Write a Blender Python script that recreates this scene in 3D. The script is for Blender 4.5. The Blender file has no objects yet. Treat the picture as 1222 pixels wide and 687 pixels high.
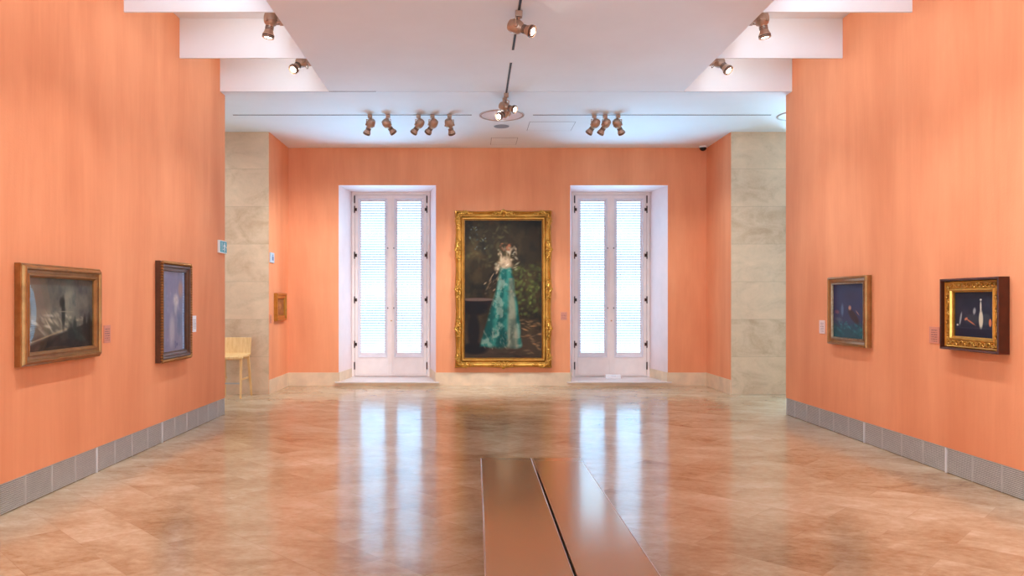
import bpy, bmesh, math, random
import numpy as np
from mathutils import Vector, Matrix
PI = math.pi
random.seed(7)
SC = bpy.context.scene
COL = SC.collection

# ------------------------------------------------------------------ measures (metres)
EYE = 1.56
XL, XR = -3.44, 4.30          # side walls
YE = 10.29                    # far end of the side walls
YS = 12.5                     # stone returns
YB, YW = 13.80, 14.70         # back wall face, plane of the french windows
H, HR = 4.40, 4.86            # ceiling, coffer ceiling
PXL, PXR = -1.965, 2.83       # hanging central ceiling slab
YF = 10.09                    # last beam
YREAR = -5.5

def s2l(c):
    c = c / 255.0
    return c / 12.92 if c <= 0.04045 else ((c + 0.055) / 1.055) ** 2.4
def rgb(r, g, b):
    return (s2l(r), s2l(g), s2l(b), 1.0)

# ------------------------------------------------------------------ materials
class NT:
    def __init__(s, name):
        s.m = bpy.data.materials.new(name); s.m.use_nodes = True
        s.t = s.m.node_tree; s.t.nodes.clear()
        s.out = s.n('ShaderNodeOutputMaterial')
    def n(s, kind, **kw):
        nd = s.t.nodes.new(kind)
        for k, v in kw.items():
            if isinstance(v, tuple) and k.startswith('i_'): pass
            setattr(nd, k, v)
        return nd
    def l(s, a, b): s.t.links.new(a, b)
    def coords(s, scale=(1, 1, 1), rot=(0, 0, 0), world=True):
        if world:
            g = s.n('ShaderNodeNewGeometry').outputs['Position']
        else:
            g = s.n('ShaderNodeTexCoord').outputs['Object']
        mp = s.n('ShaderNodeMapping'); s.l(g, mp.inputs['Vector'])
        mp.inputs['Scale'].default_value = scale; mp.inputs['Rotation'].default_value = rot
        return mp.outputs['Vector']
    def noise(s, vec, scale, detail=4, rough=0.55, dist=0.0):
        nz = s.n('ShaderNodeTexNoise'); s.l(vec, nz.inputs['Vector'])
        nz.inputs['Scale'].default_value = scale; nz.inputs['Detail'].default_value = detail
        nz.inputs['Roughness'].default_value = rough; nz.inputs['Distortion'].default_value = dist
        return nz.outputs['Fac']
    def ramp(s, fac, stops):
        r = s.n('ShaderNodeValToRGB'); s.l(fac, r.inputs['Fac'])
        e = r.color_ramp.elements
        while len(e) < len(stops): e.new(0.5)
        for el, (p, c) in zip(e, stops): el.position = p; el.color = c
        return r.outputs['Color']
    def mix(s, fac, a, b, mode='MIX'):
        m = s.n('ShaderNodeMix'); m.data_type = 'RGBA'; m.blend_type = mode
        for sock, v in ((m.inputs[0], fac), (m.inputs[6], a), (m.inputs[7], b)):
            if isinstance(v, (int, float, tuple)): sock.default_value = v
            else: s.l(v, sock)
        return m.outputs[2]
    def math(s, op, a, b=0.0):
        m = s.n('ShaderNodeMath'); m.operation = op
        for sock, v in ((m.inputs[0], a), (m.inputs[1], b)):
            if isinstance(v, (int, float)): sock.default_value = v
            else: s.l(v, sock)
        return m.outputs[0]
    def bsdf(s, color, rough=0.5, metal=0.0, bump=None, bump_d=0.01, spec=0.5, normal=None):
        p = s.n('ShaderNodeBsdfPrincipled')
        for sock, v in ((p.inputs['Base Color'], color), (p.inputs['Roughness'], rough)):
            if isinstance(v, (int, float, tuple)): sock.default_value = v
            else: s.l(v, sock)
        p.inputs['Metallic'].default_value = metal
        p.inputs['Specular IOR Level'].default_value = spec
        if bump is not None:
            b = s.n('ShaderNodeBump'); s.l(bump, b.inputs['Height'])
            b.inputs['Distance'].default_value = bump_d; b.inputs['Strength'].default_value = 1.0
            if normal is not None: s.l(normal, b.inputs['Normal'])
            s.l(b.outputs['Normal'], p.inputs['Normal'])
        elif normal is not None:
            s.l(normal, p.inputs['Normal'])
        s.l(p.outputs['BSDF'], s.out.inputs['Surface'])
        return p

def flat_mat(name, c, rough=0.5, metal=0.0, var=0.06, scale=8.0, bump=0.0, spec=0.5, world=False):
    t = NT(name)
    v = t.coords(world=world)
    nz = t.noise(v, scale, 5)
    lo = tuple(max(0, x * (1 - var)) for x in c[:3]) + (1,)
    hi = tuple(min(1, x * (1 + var)) for x in c[:3]) + (1,)
    colr = t.ramp(nz, [(0.3, lo), (0.7, hi)])
    t.bsdf(colr, rough, metal, t.noise(v, scale * 6, 3) if bump else None, bump, spec)
    return t.m

def wall_mat(name, c):
    t = NT(name)
    v = t.coords((1, 1, 0.16)); v2 = t.coords((1, 1, 1)); v3 = t.coords((1, 1, 0.05))
    a = t.noise(v, 1.6, 5, 0.6, 0.4)
    b = t.noise(v3, 30, 4, 0.6)
    d = t.noise(v2, 0.55, 4, 0.5)
    k = t.math('ADD', t.math('MULTIPLY', a, 0.52), t.math('ADD', t.math('MULTIPLY', b, 0.10), t.math('MULTIPLY', d, 0.38)))
    lo = (c[0] * 0.88, c[1] * 0.80, c[2] * 0.76, 1); hi = (min(1, c[0] * 1.07), c[1] * 1.14, c[2] * 1.2, 1)
    colr = t.ramp(k, [(0.37, lo), (0.63, hi)])
    t.bsdf(colr, 0.75, 0, t.noise(v2, 60, 3), 0.0012, 0.25)
    return t.m

PAINT = (0.86, 0.348, 0.168, 1)
M = {}
M['wall'] = wall_mat('terracotta_paint', PAINT)
M['plaster'] = flat_mat('white_plaster', (0.84, 0.87, 0.90, 1), 0.85, var=0.02, scale=1.5, world=True)
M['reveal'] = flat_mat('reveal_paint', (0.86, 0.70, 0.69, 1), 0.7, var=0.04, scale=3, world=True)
M['white'] = flat_mat('white_enamel', (0.80, 0.80, 0.80, 1), 0.4, var=0.02)
M['window_paint'] = flat_mat('window_paint', rgb(240, 226, 220), 0.42, var=0.04, scale=5, bump=0.0006)
M['window_lip'] = flat_mat('window_bead_paint', rgb(222, 214, 218), 0.42, var=0.04, scale=5)
M['dark_metal'] = flat_mat('dark_ironmongery', rgb(70, 50, 42), 0.4, 0.7, var=0.1)
M['brass'] = flat_mat('brass', rgb(190, 140, 80), 0.3, 0.9, var=0.1)
M['marble'] = flat_mat('sill_marble', rgb(222, 210, 206), 0.25, var=0.08, scale=3, world=True)
M['black'] = flat_mat('black_gloss', rgb(24, 20, 20), 0.15, var=0.1)
M['groove'] = flat_mat('dark_groove', rgb(50, 42, 40), 0.6, var=0.1)
M['seam'] = flat_mat('dark_seam', rgb(110, 105, 112), 0.8, var=0.05)
M['spot_metal'] = flat_mat('spotlight_satin_metal', rgb(184, 150, 126), 0.38, 0.55, var=0.05, scale=20)
M['steel'] = flat_mat('brushed_steel', rgb(185, 178, 174), 0.32, 0.9, var=0.05, scale=30)
M['grille'] = flat_mat('grille_aluminium', rgb(214, 212, 208), 0.45, 0.3, var=0.05, scale=12)
M['grille_back'] = flat_mat('grille_recess', rgb(90, 86, 84), 0.7, var=0.1)
M['dark_wood'] = flat_mat('dark_mahogany', rgb(74, 32, 18), 0.3, var=0.25, scale=9)
M['walnut'] = flat_mat('walnut_frame', rgb(88, 58, 40), 0.35, 0.15, var=0.25, scale=14)
M['paper'] = flat_mat('white_paper', rgb(238, 234, 236), 0.6, var=0.02)

def gold_mat(name, c_lo, c_hi, rough=0.38, scale=22):
    t = NT(name); v = t.coords(world=False)
    nz = t.noise(v, scale, 6, 0.65)
    geo = t.n('ShaderNodeNewGeometry')
    colr = t.ramp(nz, [(0.25, c_lo), (0.5, tuple((x+y)/2 for x, y in zip(c_lo, c_hi))), (0.72, c_hi)])
    t.bsdf(colr, rough, 0.7, t.noise(v, scale * 2, 3), 0.0006)
    return t.m
M['gold'] = gold_mat('antique_gold', rgb(168, 112, 42), rgb(206, 150, 66), .33, 9)
M['gold_dark'] = gold_mat('bronzed_gold', rgb(134, 90, 46), rgb(176, 128, 74), 0.36, 7)
M['gold_bright'] = gold_mat('bright_gold_leaf', rgb(176, 122, 42), rgb(226, 174, 80), 0.3, 9)
M['silver_gold'] = gold_mat('tarnished_silver_gilt', rgb(120, 96, 72), rgb(190, 160, 126), 0.36)

# travertine floor laid in diagonal slabs
def floor_mat():
    t = NT('polished_travertine_floor')
    v = t.coords((1, 1, 1), (0, 0, math.radians(45)))
    br = t.n('ShaderNodeTexBrick'); t.l(v, br.inputs['Vector'])
    br.offset = 0.5; br.squash = 1.0
    br.inputs['Scale'].default_value = 1.0
    br.inputs['Brick Width'].default_value = 0.80; br.inputs['Row Height'].default_value = 0.40
    br.inputs['Mortar Size'].default_value = 0.002; br.inputs['Mortar Smooth'].default_value = 0.2
    br.inputs['Color1'].default_value = (0, 0, 0, 1); br.inputs['Color2'].default_value = (1, 1, 1, 1)
    br.inputs['Mortar'].default_value = (0.5, 0.5, 0.5, 1)
    tile = br.outputs['Color']; mort = br.outputs['Fac']
    sep = t.n('ShaderNodeSeparateColor'); t.l(tile, sep.inputs[0]); tv = sep.outputs[0]
    # veins: stretched noise, shifted per slab
    off = t.n('ShaderNodeVectorMath'); off.operation = 'SCALE'; t.l(tile, off.inputs[0]); off.inputs['Scale'].default_value = 7.0
    add = t.n('ShaderNodeVectorMath'); add.operation = 'ADD'
    vs = t.coords((0.7, 1.5, 1), (0, 0, math.radians(45)))
    t.l(vs, add.inputs[0]); t.l(off.outputs[0], add.inputs[1])
    vein = t.noise(add.outputs[0], 1.5, 8, 0.62, 1.2)
    cloud = t.noise(t.coords((1, 1, 1)), 0.55, 5, 0.6, 0.8)
    fine = t.noise(t.coords((1.7, 2.4, 1), (0, 0, math.radians(45))), 9.0, 6, 0.7)
    k = t.math('ADD', t.math('MULTIPLY', vein, 0.44), t.math('ADD', t.math('MULTIPLY', cloud, 0.30), t.math('MULTIPLY', fine, 0.26)))
    k = t.math('ADD', k, t.math('MULTIPLY', t.math('SUBTRACT', tv, 0.5), 0.055))
    colr = t.ramp(k, [(0.33, rgb(132, 96, 64)), (0.43, rgb(174, 142, 106)), (0.53, rgb(198, 174, 140)), (0.66, rgb(222, 204, 176))])
    # small dark pits
    vo = t.n('ShaderNodeTexVoronoi'); t.l(t.coords((1, 1, 1)), vo.inputs['Vector']); vo.inputs['Scale'].default_value = 3.4
    pit = t.math('LESS_THAN', vo.outputs['Distance'], t.math('MULTIPLY', t.math('SUBTRACT', fine, 0.50), 0.35))
    colr = t.mix(t.math('MULTIPLY', pit, 0.45), colr, rgb(120, 80, 56))
    colr = t.mix(t.math('MULTIPLY', mort, 0.35), colr, rgb(150, 108, 80))
    # each slab lies a hair off level
    wn = t.n('ShaderNodeTexWhiteNoise'); wn.noise_dimensions = '3D'; t.l(tile, wn.inputs['Vector'])
    sub = t.n('ShaderNodeVectorMath'); sub.operation = 'SUBTRACT'; t.l(wn.outputs['Color'], sub.inputs[0]); sub.inputs[1].default_value = (0.5, 0.5, 0.5)
    sc = t.n('ShaderNodeVectorMath'); sc.operation = 'MULTIPLY'; t.l(sub.outputs[0], sc.inputs[0]); sc.inputs[1].default_value = (0.006, 0.006, 0)
    g = t.n('ShaderNodeNewGeometry')
    ad = t.n('ShaderNodeVectorMath'); ad.operation = 'ADD'; t.l(g.outputs['Normal'], ad.inputs[0]); t.l(sc.outputs[0], ad.inputs[1])
    nm = t.n('ShaderNodeVectorMath'); nm.operation = 'NORMALIZE'; t.l(ad.outputs[0], nm.inputs[0])
    rough = t.math('ADD', 0.10, t.math('MULTIPLY', cloud, 0.09))
    t.bsdf(colr, rough, 0, t.noise(t.coords((1, 1, 1)), 2.2, 2), 0.0012, 0.48, normal=nm.outputs[0])
    return t.m
M['floor'] = floor_mat()

def stone_mat(name, base, course=0.63, dark=0.78):
    t = NT(name)
    pos = t.n('ShaderNodeNewGeometry').outputs['Position']
    sp = t.n('ShaderNodeSeparateXYZ'); t.l(pos, sp.inputs[0])
    row = t.math('FLOOR', t.math('DIVIDE', t.math('ADD', sp.outputs[2], 0.0), course))
    wn = t.n('ShaderNodeTexWhiteNoise'); wn.noise_dimensions = '1D'; t.l(row, wn.inputs['W'])
    fr = t.math('FRACT', t.math('DIVIDE', sp.outputs[2], course))
    joint = t.math('LESS_THAN', t.math('MINIMUM', fr, t.math('SUBTRACT', 1.0, fr)), 0.006)
    cmb = t.n('ShaderNodeCombineXYZ'); t.l(t.math('MULTIPLY', row, 3.7), cmb.inputs[1])
    add = t.n('ShaderNodeVectorMath'); add.operation = 'ADD'; t.l(t.coords((1, 1, 1.5)), add.inputs[0]); t.l(cmb.outputs[0], add.inputs[1])
    vein = t.noise(add.outputs[0], 2.4, 8, 0.62, 0.7)
    fine = t.noise(t.coords(), 26, 4, 0.7)
    k = t.math('ADD', t.math('MULTIPLY', vein, 0.82), t.math('MULTIPLY', fine, 0.18))
    k = t.math('ADD', k, t.math('MULTIPLY', t.math('SUBTRACT', wn.outputs['Value'], 0.5), 0.16))
    lo = (base[0]*dark, base[1]*dark*.93, base[2]*dark*.86, 1)
    hi = tuple(min(1, x * 1.14) for x in base[:3]) + (1,)
    colr = t.ramp(k, [(0.30, lo), (0.5, base), (0.70, hi)])
    colr = t.mix(t.math('MULTIPLY', joint, 0.4), colr, tuple(x * 0.5 for x in base[:3]) + (1,))
    t.bsdf(colr, 0.5, 0, vein, 0.002, 0.3)
    return t.m
M['stone'] = stone_mat('travertine_cladding', rgb(212, 180, 148))
M['base_stone'] = flat_mat('travertine_skirting', rgb(226, 200, 168), 0.4, var=0.14, scale=3.5, world=True)

def wood_mat():
    t = NT('pale_beech'); v = t.coords((6, 6, 0.8), world=False)
    nz = t.noise(v, 5, 5, 0.6, 0.6)
    t.bsdf(t.ramp(nz, [(0.3, rgb(222, 172, 108)), (0.7, rgb(240, 200, 140))]), 0.42)
    return t.m
M['beech'] = wood_mat()

def bench_mat():
    t = NT('bench_lacquered_metal')
    v = t.coords((60, 1.5, 1), world=False)
    t.bsdf(rgb(186, 150, 112), 0.13, 0.35, None, 0, 0.8)
    return t.m
M['bench'] = bench_mat()
M['bench_edge'] = flat_mat('bench_edge_metal', rgb(214, 186, 170), 0.3, 0.8)

def glass_mat(name, ior=1.5, tint=(1, 1, 1, 1)):
    t = NT(name)
    geo = t.n('ShaderNodeNewGeometry')                  # Schlick reflectance, the same from both faces of the thin pane
    dt = t.n('ShaderNodeVectorMath'); dt.operation = 'DOT_PRODUCT'; t.l(geo.outputs['Normal'], dt.inputs[0]); t.l(geo.outputs['Incoming'], dt.inputs[1])
    r0 = ((ior-1)/(ior+1))**2
    fr = t.math('ADD', r0, t.math('MULTIPLY', 1-r0, t.math('POWER', t.math('SUBTRACT', 1.0, t.math('ABSOLUTE', dt.outputs['Value'])), 5.0)))
    tr = t.n('ShaderNodeBsdfTransparent'); tr.inputs['Color'].default_value = tint
    gl = t.n('ShaderNodeBsdfGlossy'); gl.inputs['Roughness'].default_value = 0.02
    mx = t.n('ShaderNodeMixShader')
    t.l(fr, mx.inputs[0]); t.l(tr.outputs[0], mx.inputs[1]); t.l(gl.outputs[0], mx.inputs[2])
    t.l(mx.outputs[0], t.out.inputs['Surface'])
    return t.m
M['glass'] = glass_mat('clear_glass')
M['picture_glass'] = glass_mat('picture_glass', 1.62)

def emit_mat(name, c, k):
    t = NT(name)
    e = t.n('ShaderNodeEmission'); e.inputs['Color'].default_value = c; e.inputs['Strength'].default_value = k
    t.l(e.outputs[0], t.out.inputs['Surface'])
    return t.m
def blind_mat():       # white slats emit to stand in for window light; noise shifts the tint
    t = NT('emissive_blind_slat')
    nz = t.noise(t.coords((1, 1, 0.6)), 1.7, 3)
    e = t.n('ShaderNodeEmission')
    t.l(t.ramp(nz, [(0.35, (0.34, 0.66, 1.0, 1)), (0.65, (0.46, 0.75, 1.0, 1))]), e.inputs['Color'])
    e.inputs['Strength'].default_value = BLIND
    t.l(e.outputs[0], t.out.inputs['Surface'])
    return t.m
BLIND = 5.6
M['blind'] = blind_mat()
M['lens'] = emit_mat('lit_lamp_lens', (1.0, 0.93, 0.82, 1), 30)

def paint_mat():
    t = NT('varnished_oil_paint')
    a = t.n('ShaderNodeAttribute'); a.attribute_name = 'paint'
    v = t.coords(world=False)
    t.bsdf(a.outputs['Color'], 0.42, 0, t.noise(v, 60, 4, 0.6, 1.0), 0.0006, 0.15)
    return t.m
M['paint'] = paint_mat()

def label_mat(name, bg, ink):
    t = NT(name)
    tc = t.n('ShaderNodeTexCoord').outputs['Object']
    sp = t.n('ShaderNodeSeparateXYZ'); t.l(tc, sp.inputs[0])
    z = t.math('FRACT', t.math('MULTIPLY', t.math('ADD', sp.outputs[2], 1.0), 48.0))
    line = t.math('LESS_THAN', z, 0.42)
    nz = t.noise(t.coords((1, 1, 0.3), world=False), 150, 2)
    ink_f = t.math('MULTIPLY', line, t.math('GREATER_THAN', nz, 0.46))
    inx = t.math('MULTIPLY', t.math('LESS_THAN', t.math('ABSOLUTE', sp.outputs[0]), 0.045), t.math('LESS_THAN', t.math('ABSOLUTE', sp.outputs[2]), 0.06))
    t.bsdf(t.mix(t.math('MULTIPLY', ink_f, inx), bg, ink), 0.35)
    return t.m
M['label_rose'] = label_mat('wall_label_rose', rgb(214, 138, 112), rgb(120, 62, 48))
M['label_pale'] = label_mat('wall_label_pale', rgb(238, 206, 196), rgb(150, 110, 100))
M['label_white'] = label_mat('wall_label_white', rgb(238, 240, 246), rgb(90, 100, 120))
M['sign_teal'] = flat_mat('sign_teal', rgb(20, 150, 160), 0.35, var=0.03)
M['sign_white'] = flat_mat('sign_white', rgb(232, 244, 246), 0.35, var=0.02)
M['sign_blue'] = flat_mat('sign_blue', rgb(60, 120, 165), 0.4, var=0.05)
M['sign_pale'] = flat_mat('sign_pale_blue', rgb(176, 206, 224), 0.4, var=0.04)
M['speaker'] = flat_mat('speaker_mesh_grey', rgb(150, 156, 168), 0.6, var=0.05)
def mirror():
    t = NT('polished_reflector'); t.bsdf(rgb(236, 238, 244), 0.3, 0.25); return t.m
M['mirror'] = mirror()

# ------------------------------------------------------------------ mesh helpers
def box(bm, x0, x1, y0, y1, z0, z1, mi=0):
    v = [bm.verts.new(p) for p in ((x0,y0,z0),(x1,y0,z0),(x1,y1,z0),(x0,y1,z0),(x0,y0,z1),(x1,y0,z1),(x1,y1,z1),(x0,y1,z1))]
    for f in ((0,3,2,1),(4,5,6,7),(0,1,5,4),(1,2,6,5),(2,3,7,6),(3,0,4,7)):
        bm.faces.new([v[i] for i in f]).material_index = mi
    return v
def prism(bm, poly, z0, z1, mi=0):          # poly counter-clockwise in plan
    a = [bm.verts.new((x, y, z0)) for x, y in poly]; b = [bm.verts.new((x, y, z1)) for x, y in poly]
    n = len(poly); out = []
    bm.faces.new(a[::-1]).material_index = mi; bm.faces.new(b).material_index = mi
    for i in range(n):
        f = bm.faces.new((a[i], a[(i+1) % n], b[(i+1) % n], b[i])); f.material_index = mi; out.append(f)
    return out
def frame_axes(d):
    d = Vector(d).normalized()
    u = d.cross(Vector((0, 0, 1)))
    if u.length < 1e-3: u = d.cross(Vector((1, 0, 0)))
    u.normalize(); return u, d.cross(u).normalized(), d
def lathe(bm, org, d, prof, n=24, mi=0, cap0=True, cap1=True):   # prof [(t along d, radius)]
    u, w, d = frame_axes(d); org = Vector(org); rings = []
    for t, r in prof:
        rings.append([bm.verts.new(org + d*t + (u*math.cos(2*PI*i/n) + w*math.sin(2*PI*i/n))*r) for i in range(n)])
    for a, b in zip(rings, rings[1:]):
        for i in range(n):
            bm.faces.new((a[i], a[(i+1) % n], b[(i+1) % n], b[i])).material_index = mi
    if cap0: bm.faces.new(rings[0][::-1]).material_index = mi
    if cap1: bm.faces.new(rings[-1]).material_index = mi
def tube(bm, pts, radii, n=6, mi=0):
    pts = [Vector(p) for p in pts]; rings = []
    if not hasattr(radii, '__len__'): radii = [radii] * len(pts)
    ref = Vector((0.123, 1, 0.05)).normalized()
    for i, p in enumerate(pts):
        t = (pts[min(i+1, len(pts)-1)] - pts[max(i-1, 0)]).normalized()
        u = t.cross(ref)
        if u.length < 1e-3: u = t.cross(Vector((1, 0, 0)))
        u.normalize(); w = t.cross(u)
        rings.append([bm.verts.new(p + (u*math.cos(2*PI*k/n) + w*math.sin(2*PI*k/n))*radii[i]) for k in range(n)])
    for a, b in zip(rings, rings[1:]):
        for k in range(n): bm.faces.new((a[k], a[(k+1) % n], b[(k+1) % n], b[k])).material_index = mi
    bm.faces.new(rings[0][::-1]).material_index = mi; bm.faces.new(rings[-1]).material_index = mi
def blob(bm, c, r, rot=None, seg=8, mi=0):   # ellipsoid, r=(rx,ry,rz)
    mat = Matrix.Translation(c) @ (rot.to_4x4() if rot else Matrix.Identity(4)) @ Matrix.Diagonal((r[0], r[1], r[2], 1))
    res = bmesh.ops.create_uvsphere(bm, u_segments=seg, v_segments=max(4, seg//2+1), radius=1.0, matrix=mat)
    for v in res['verts']:
        for f in v.link_faces: f.material_index = mi
def obj(name, bm, mats, parent=None, smooth=0.6, bevel=0, fix=True):
    if fix: bmesh.ops.recalc_face_normals(bm, faces=bm.faces)
    me = bpy.data.meshes.new(name); bm.to_mesh(me); bm.free()
    for m in (mats if isinstance(mats, (list, tuple)) else [mats]): me.materials.append(M[m] if isinstance(m, str) else m)
    if smooth:
        for p in me.polygons: p.use_smooth = True
        me.set_sharp_from_angle(angle=smooth)
    o = bpy.data.objects.new(name, me); COL.objects.link(o)
    if parent: o.parent = parent
    if bevel:
        b = o.modifiers.new('bevel', 'BEVEL'); b.width = bevel; b.segments = 2; b.limit_method = 'ANGLE'; b.angle_limit = 0.7
    return o
def bxobj(name, ext, mats, parent=None, bevel=0):
    bm = bmesh.new()
    for e in (ext if isinstance(ext, list) else [ext]): box(bm, *e)
    return obj(name, bm, mats, parent, smooth=0, bevel=bevel)
def struct(o, label=None):
    o['kind'] = 'structure'
    if label: o['label'] = label
    return o
def thing(name, label, cat, loc, rotz=0.0, group=None):
    o = bpy.data.objects.new(name, None); COL.objects.link(o)
    o.location = loc; o.rotation_euler = (0, 0, rotz); o.empty_display_size = 0.1
    return tag(o, label, cat, group)
def tag(o, label, cat, group=None):
    o['label'] = label; o['category'] = cat
    if group: o['group'] = group
    return o

# ------------------------------------------------------------------ the room shell
struct(bxobj('floor', (-9, 10, YREAR, YW + .3, -0.2, 0.0), 'floor'))
struct(bxobj('wall_left', (XL - .45, XL, YREAR, YE, 0.232, HR + .1), 'wall'))
struct(bxobj('wall_right', (XR, XR + .45, YREAR, YE, 0.232, HR + .1), 'wall'))
struct(bxobj('baseboard_left', [(XL - .45, XL - .03, YREAR, YE - .012, 0.0, 0.232), (XL - .03, XL - .001, YREAR, 2.41, 0, .232)], 'grille_back'))
struct(bxobj('baseboard_right', [(XR + .03, XR + .45, YREAR, YE - .012, 0.0, 0.232), (XR + .001, XR + .03, YREAR, 2.41, 0, .232)], 'grille_back'))
# rear wall behind the viewer, with two invented openings for the added rear lamps
struct(bxobj('wall_rear', [(XL - .45, -2.5, YREAR - .3, YREAR, 0, HR + .1), (-.7, 1.8, YREAR - .3, YREAR, 0, HR + .1),
                           (3.6, XR + .45, YREAR - .3, YREAR, 0, HR + .1), (-2.5, -.7, YREAR - .3, YREAR, 3.7, HR + .1),
                           (1.8, 3.6, YREAR - .3, YREAR, 3.7, HR + .1)], 'wall'))
# back wall with two splayed openings
W1 = (-2.51, -0.71, -2.411, -0.875); W2 = (1.775, 3.58, 1.916, 3.452); WTOP = 3.708; SILL = 0.077
bm = bmesh.new()
def bl(poly, z0, z1, jambs=()):
    fs = prism(bm, poly, z0, z1)
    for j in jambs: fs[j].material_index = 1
bl([(XL - .004, YB), (W1[0], YB), (W1[2], YW), (XL - .004, YW)], 0, WTOP, (1,))
bl([(W1[1], YB), (W2[0], YB), (W2[2], YW), (W1[3], YW)], 0, WTOP, (1, 3))
bl([(W2[1], YB), (XR + .004, YB), (XR + .004, YW), (W2[3], YW)], 0, WTOP, (3,))
for f in bm.faces: f.normal_update()
n0 = len(bm.faces)
box(bm, XL - .004, XR + .004, YB, YW, WTOP, H)
bm.faces.ensure_lookup_table()
for f in bm.faces[n0:]:
    f.normal_update()
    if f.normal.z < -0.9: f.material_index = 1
struct(obj('wall_back', bm, ['wall', 'reveal'], smooth=0))
struct(bxobj('wall_back_left_return', (XL - .005, XL, YS + .001, YB, 0, H), 'wall'))
struct(bxobj('wall_back_right_return', (XR, XR + .005, YS + .001, YB, 0, H), 'wall'))
struct(bxobj('wall_stone_left', (-5.2, XL - .005, YS, YW + .2, 0, H), 'stone'))
struct(bxobj('wall_stone_right', (XR + .005, 5.29, YS, YW + .2, 0, H), 'stone'))
for nm, x0, x1 in (('left', -8.9, XL - .45), ('right', XR + .45, 9.9)):      # the side rooms' near walls and ends
    struct(bxobj('wall_passage_' + nm, (x0, x1, YE - 1.6, YE - 1.4, 0, H), 'plaster'))
struct(bxobj('wall_passage_left_end', (-9, -8.8, YE - 1.6, YW + .2, 0, H), 'plaster'))
struct(bxobj('wall_passage_left_back', (-8.8, -5.2, YW, YW + .2, 0, H), 'plaster'))
struct(bxobj('wall_passage_right_back', (5.29, 9.8, YW, YW + .2, 0, H), 'plaster'))
struct(bxobj('wall_passage_right_end', (9.8, 10, YE - 1.6, YW + .2, 0, H), 'plaster'))
# ceilings
struct(bxobj('ceiling', (-9, 10, YF + .02, YW, H, HR + .1), 'plaster'))
struct(bxobj('ceiling_passage', [(-9, XL - .45, YE - 1.6, YF + .02, H, HR + .1), (XR + .45, 10, YE - 1.6, YF + .02, H, HR + .1)], 'plaster'))
struct(bxobj('ceiling_coffer', (XL - .45, XR + .45, YREAR - .3, YF + .02, HR, HR + .1), 'plaster'))
struct(bxobj('ceiling_slab', (PXL, PXR, YREAR, YF - .001, H, HR), 'plaster'))
YBEAM = [YF - 1.385 * k for k in range(0, 11)]
for k, y in enumerate(YBEAM):
    for (x0, x1) in ((XL, PXL), (PXR, XR)):
        t = 0.02 if k else 0.03
        struct(bxobj('ceiling_beam', (x0, x1, y, y + t, H, HR), 'plaster'))
# stone skirting of the far alcove
BH, BT = 0.245, 0.012
bm = bmesh.new()
for (a, b, c, d) in ((XL, W1[0], 0, 0), (W1[1], W2[0], 0, 0), (W2[1], XR, 0, 0)):
    box(bm, a, b, YB - BT, YB, 0, BH)
struct(obj('baseboard_back', bm, 'base_stone', smooth=0, bevel=.002))
struct(bxobj('baseboard_back_left', (XL, XL + BT, YS, YB - BT, 0, BH), 'base_stone', bevel=.002))
struct(bxobj('baseboard_back_right', (XR - BT, XR, YS, YB - BT, 0, BH), 'base_stone', bevel=.002))
bm = bmesh.new()
def jamb_base(x0, x1, sgn):
    prism(bm, [(x0, YB), (x0 + sgn*BT, YB), (x1 + sgn*BT, YW), (x1, YW)][::sgn], SILL, BH)
jamb_base(W1[0], W1[2], 1); jamb_base(W1[1], W1[3], -1); jamb_base(W2[0], W2[2], 1); jamb_base(W2[1], W2[3], -1)
struct(obj('baseboard_reveals', bm, 'base_stone', smooth=0))
# faint seam in the ceiling where slab meets the far ceiling, and access hatches
struct(bxobj('trim_1', (PXL, -1.33, YF - .006, YF + .006, H - .003, H), 'seam'))

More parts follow.
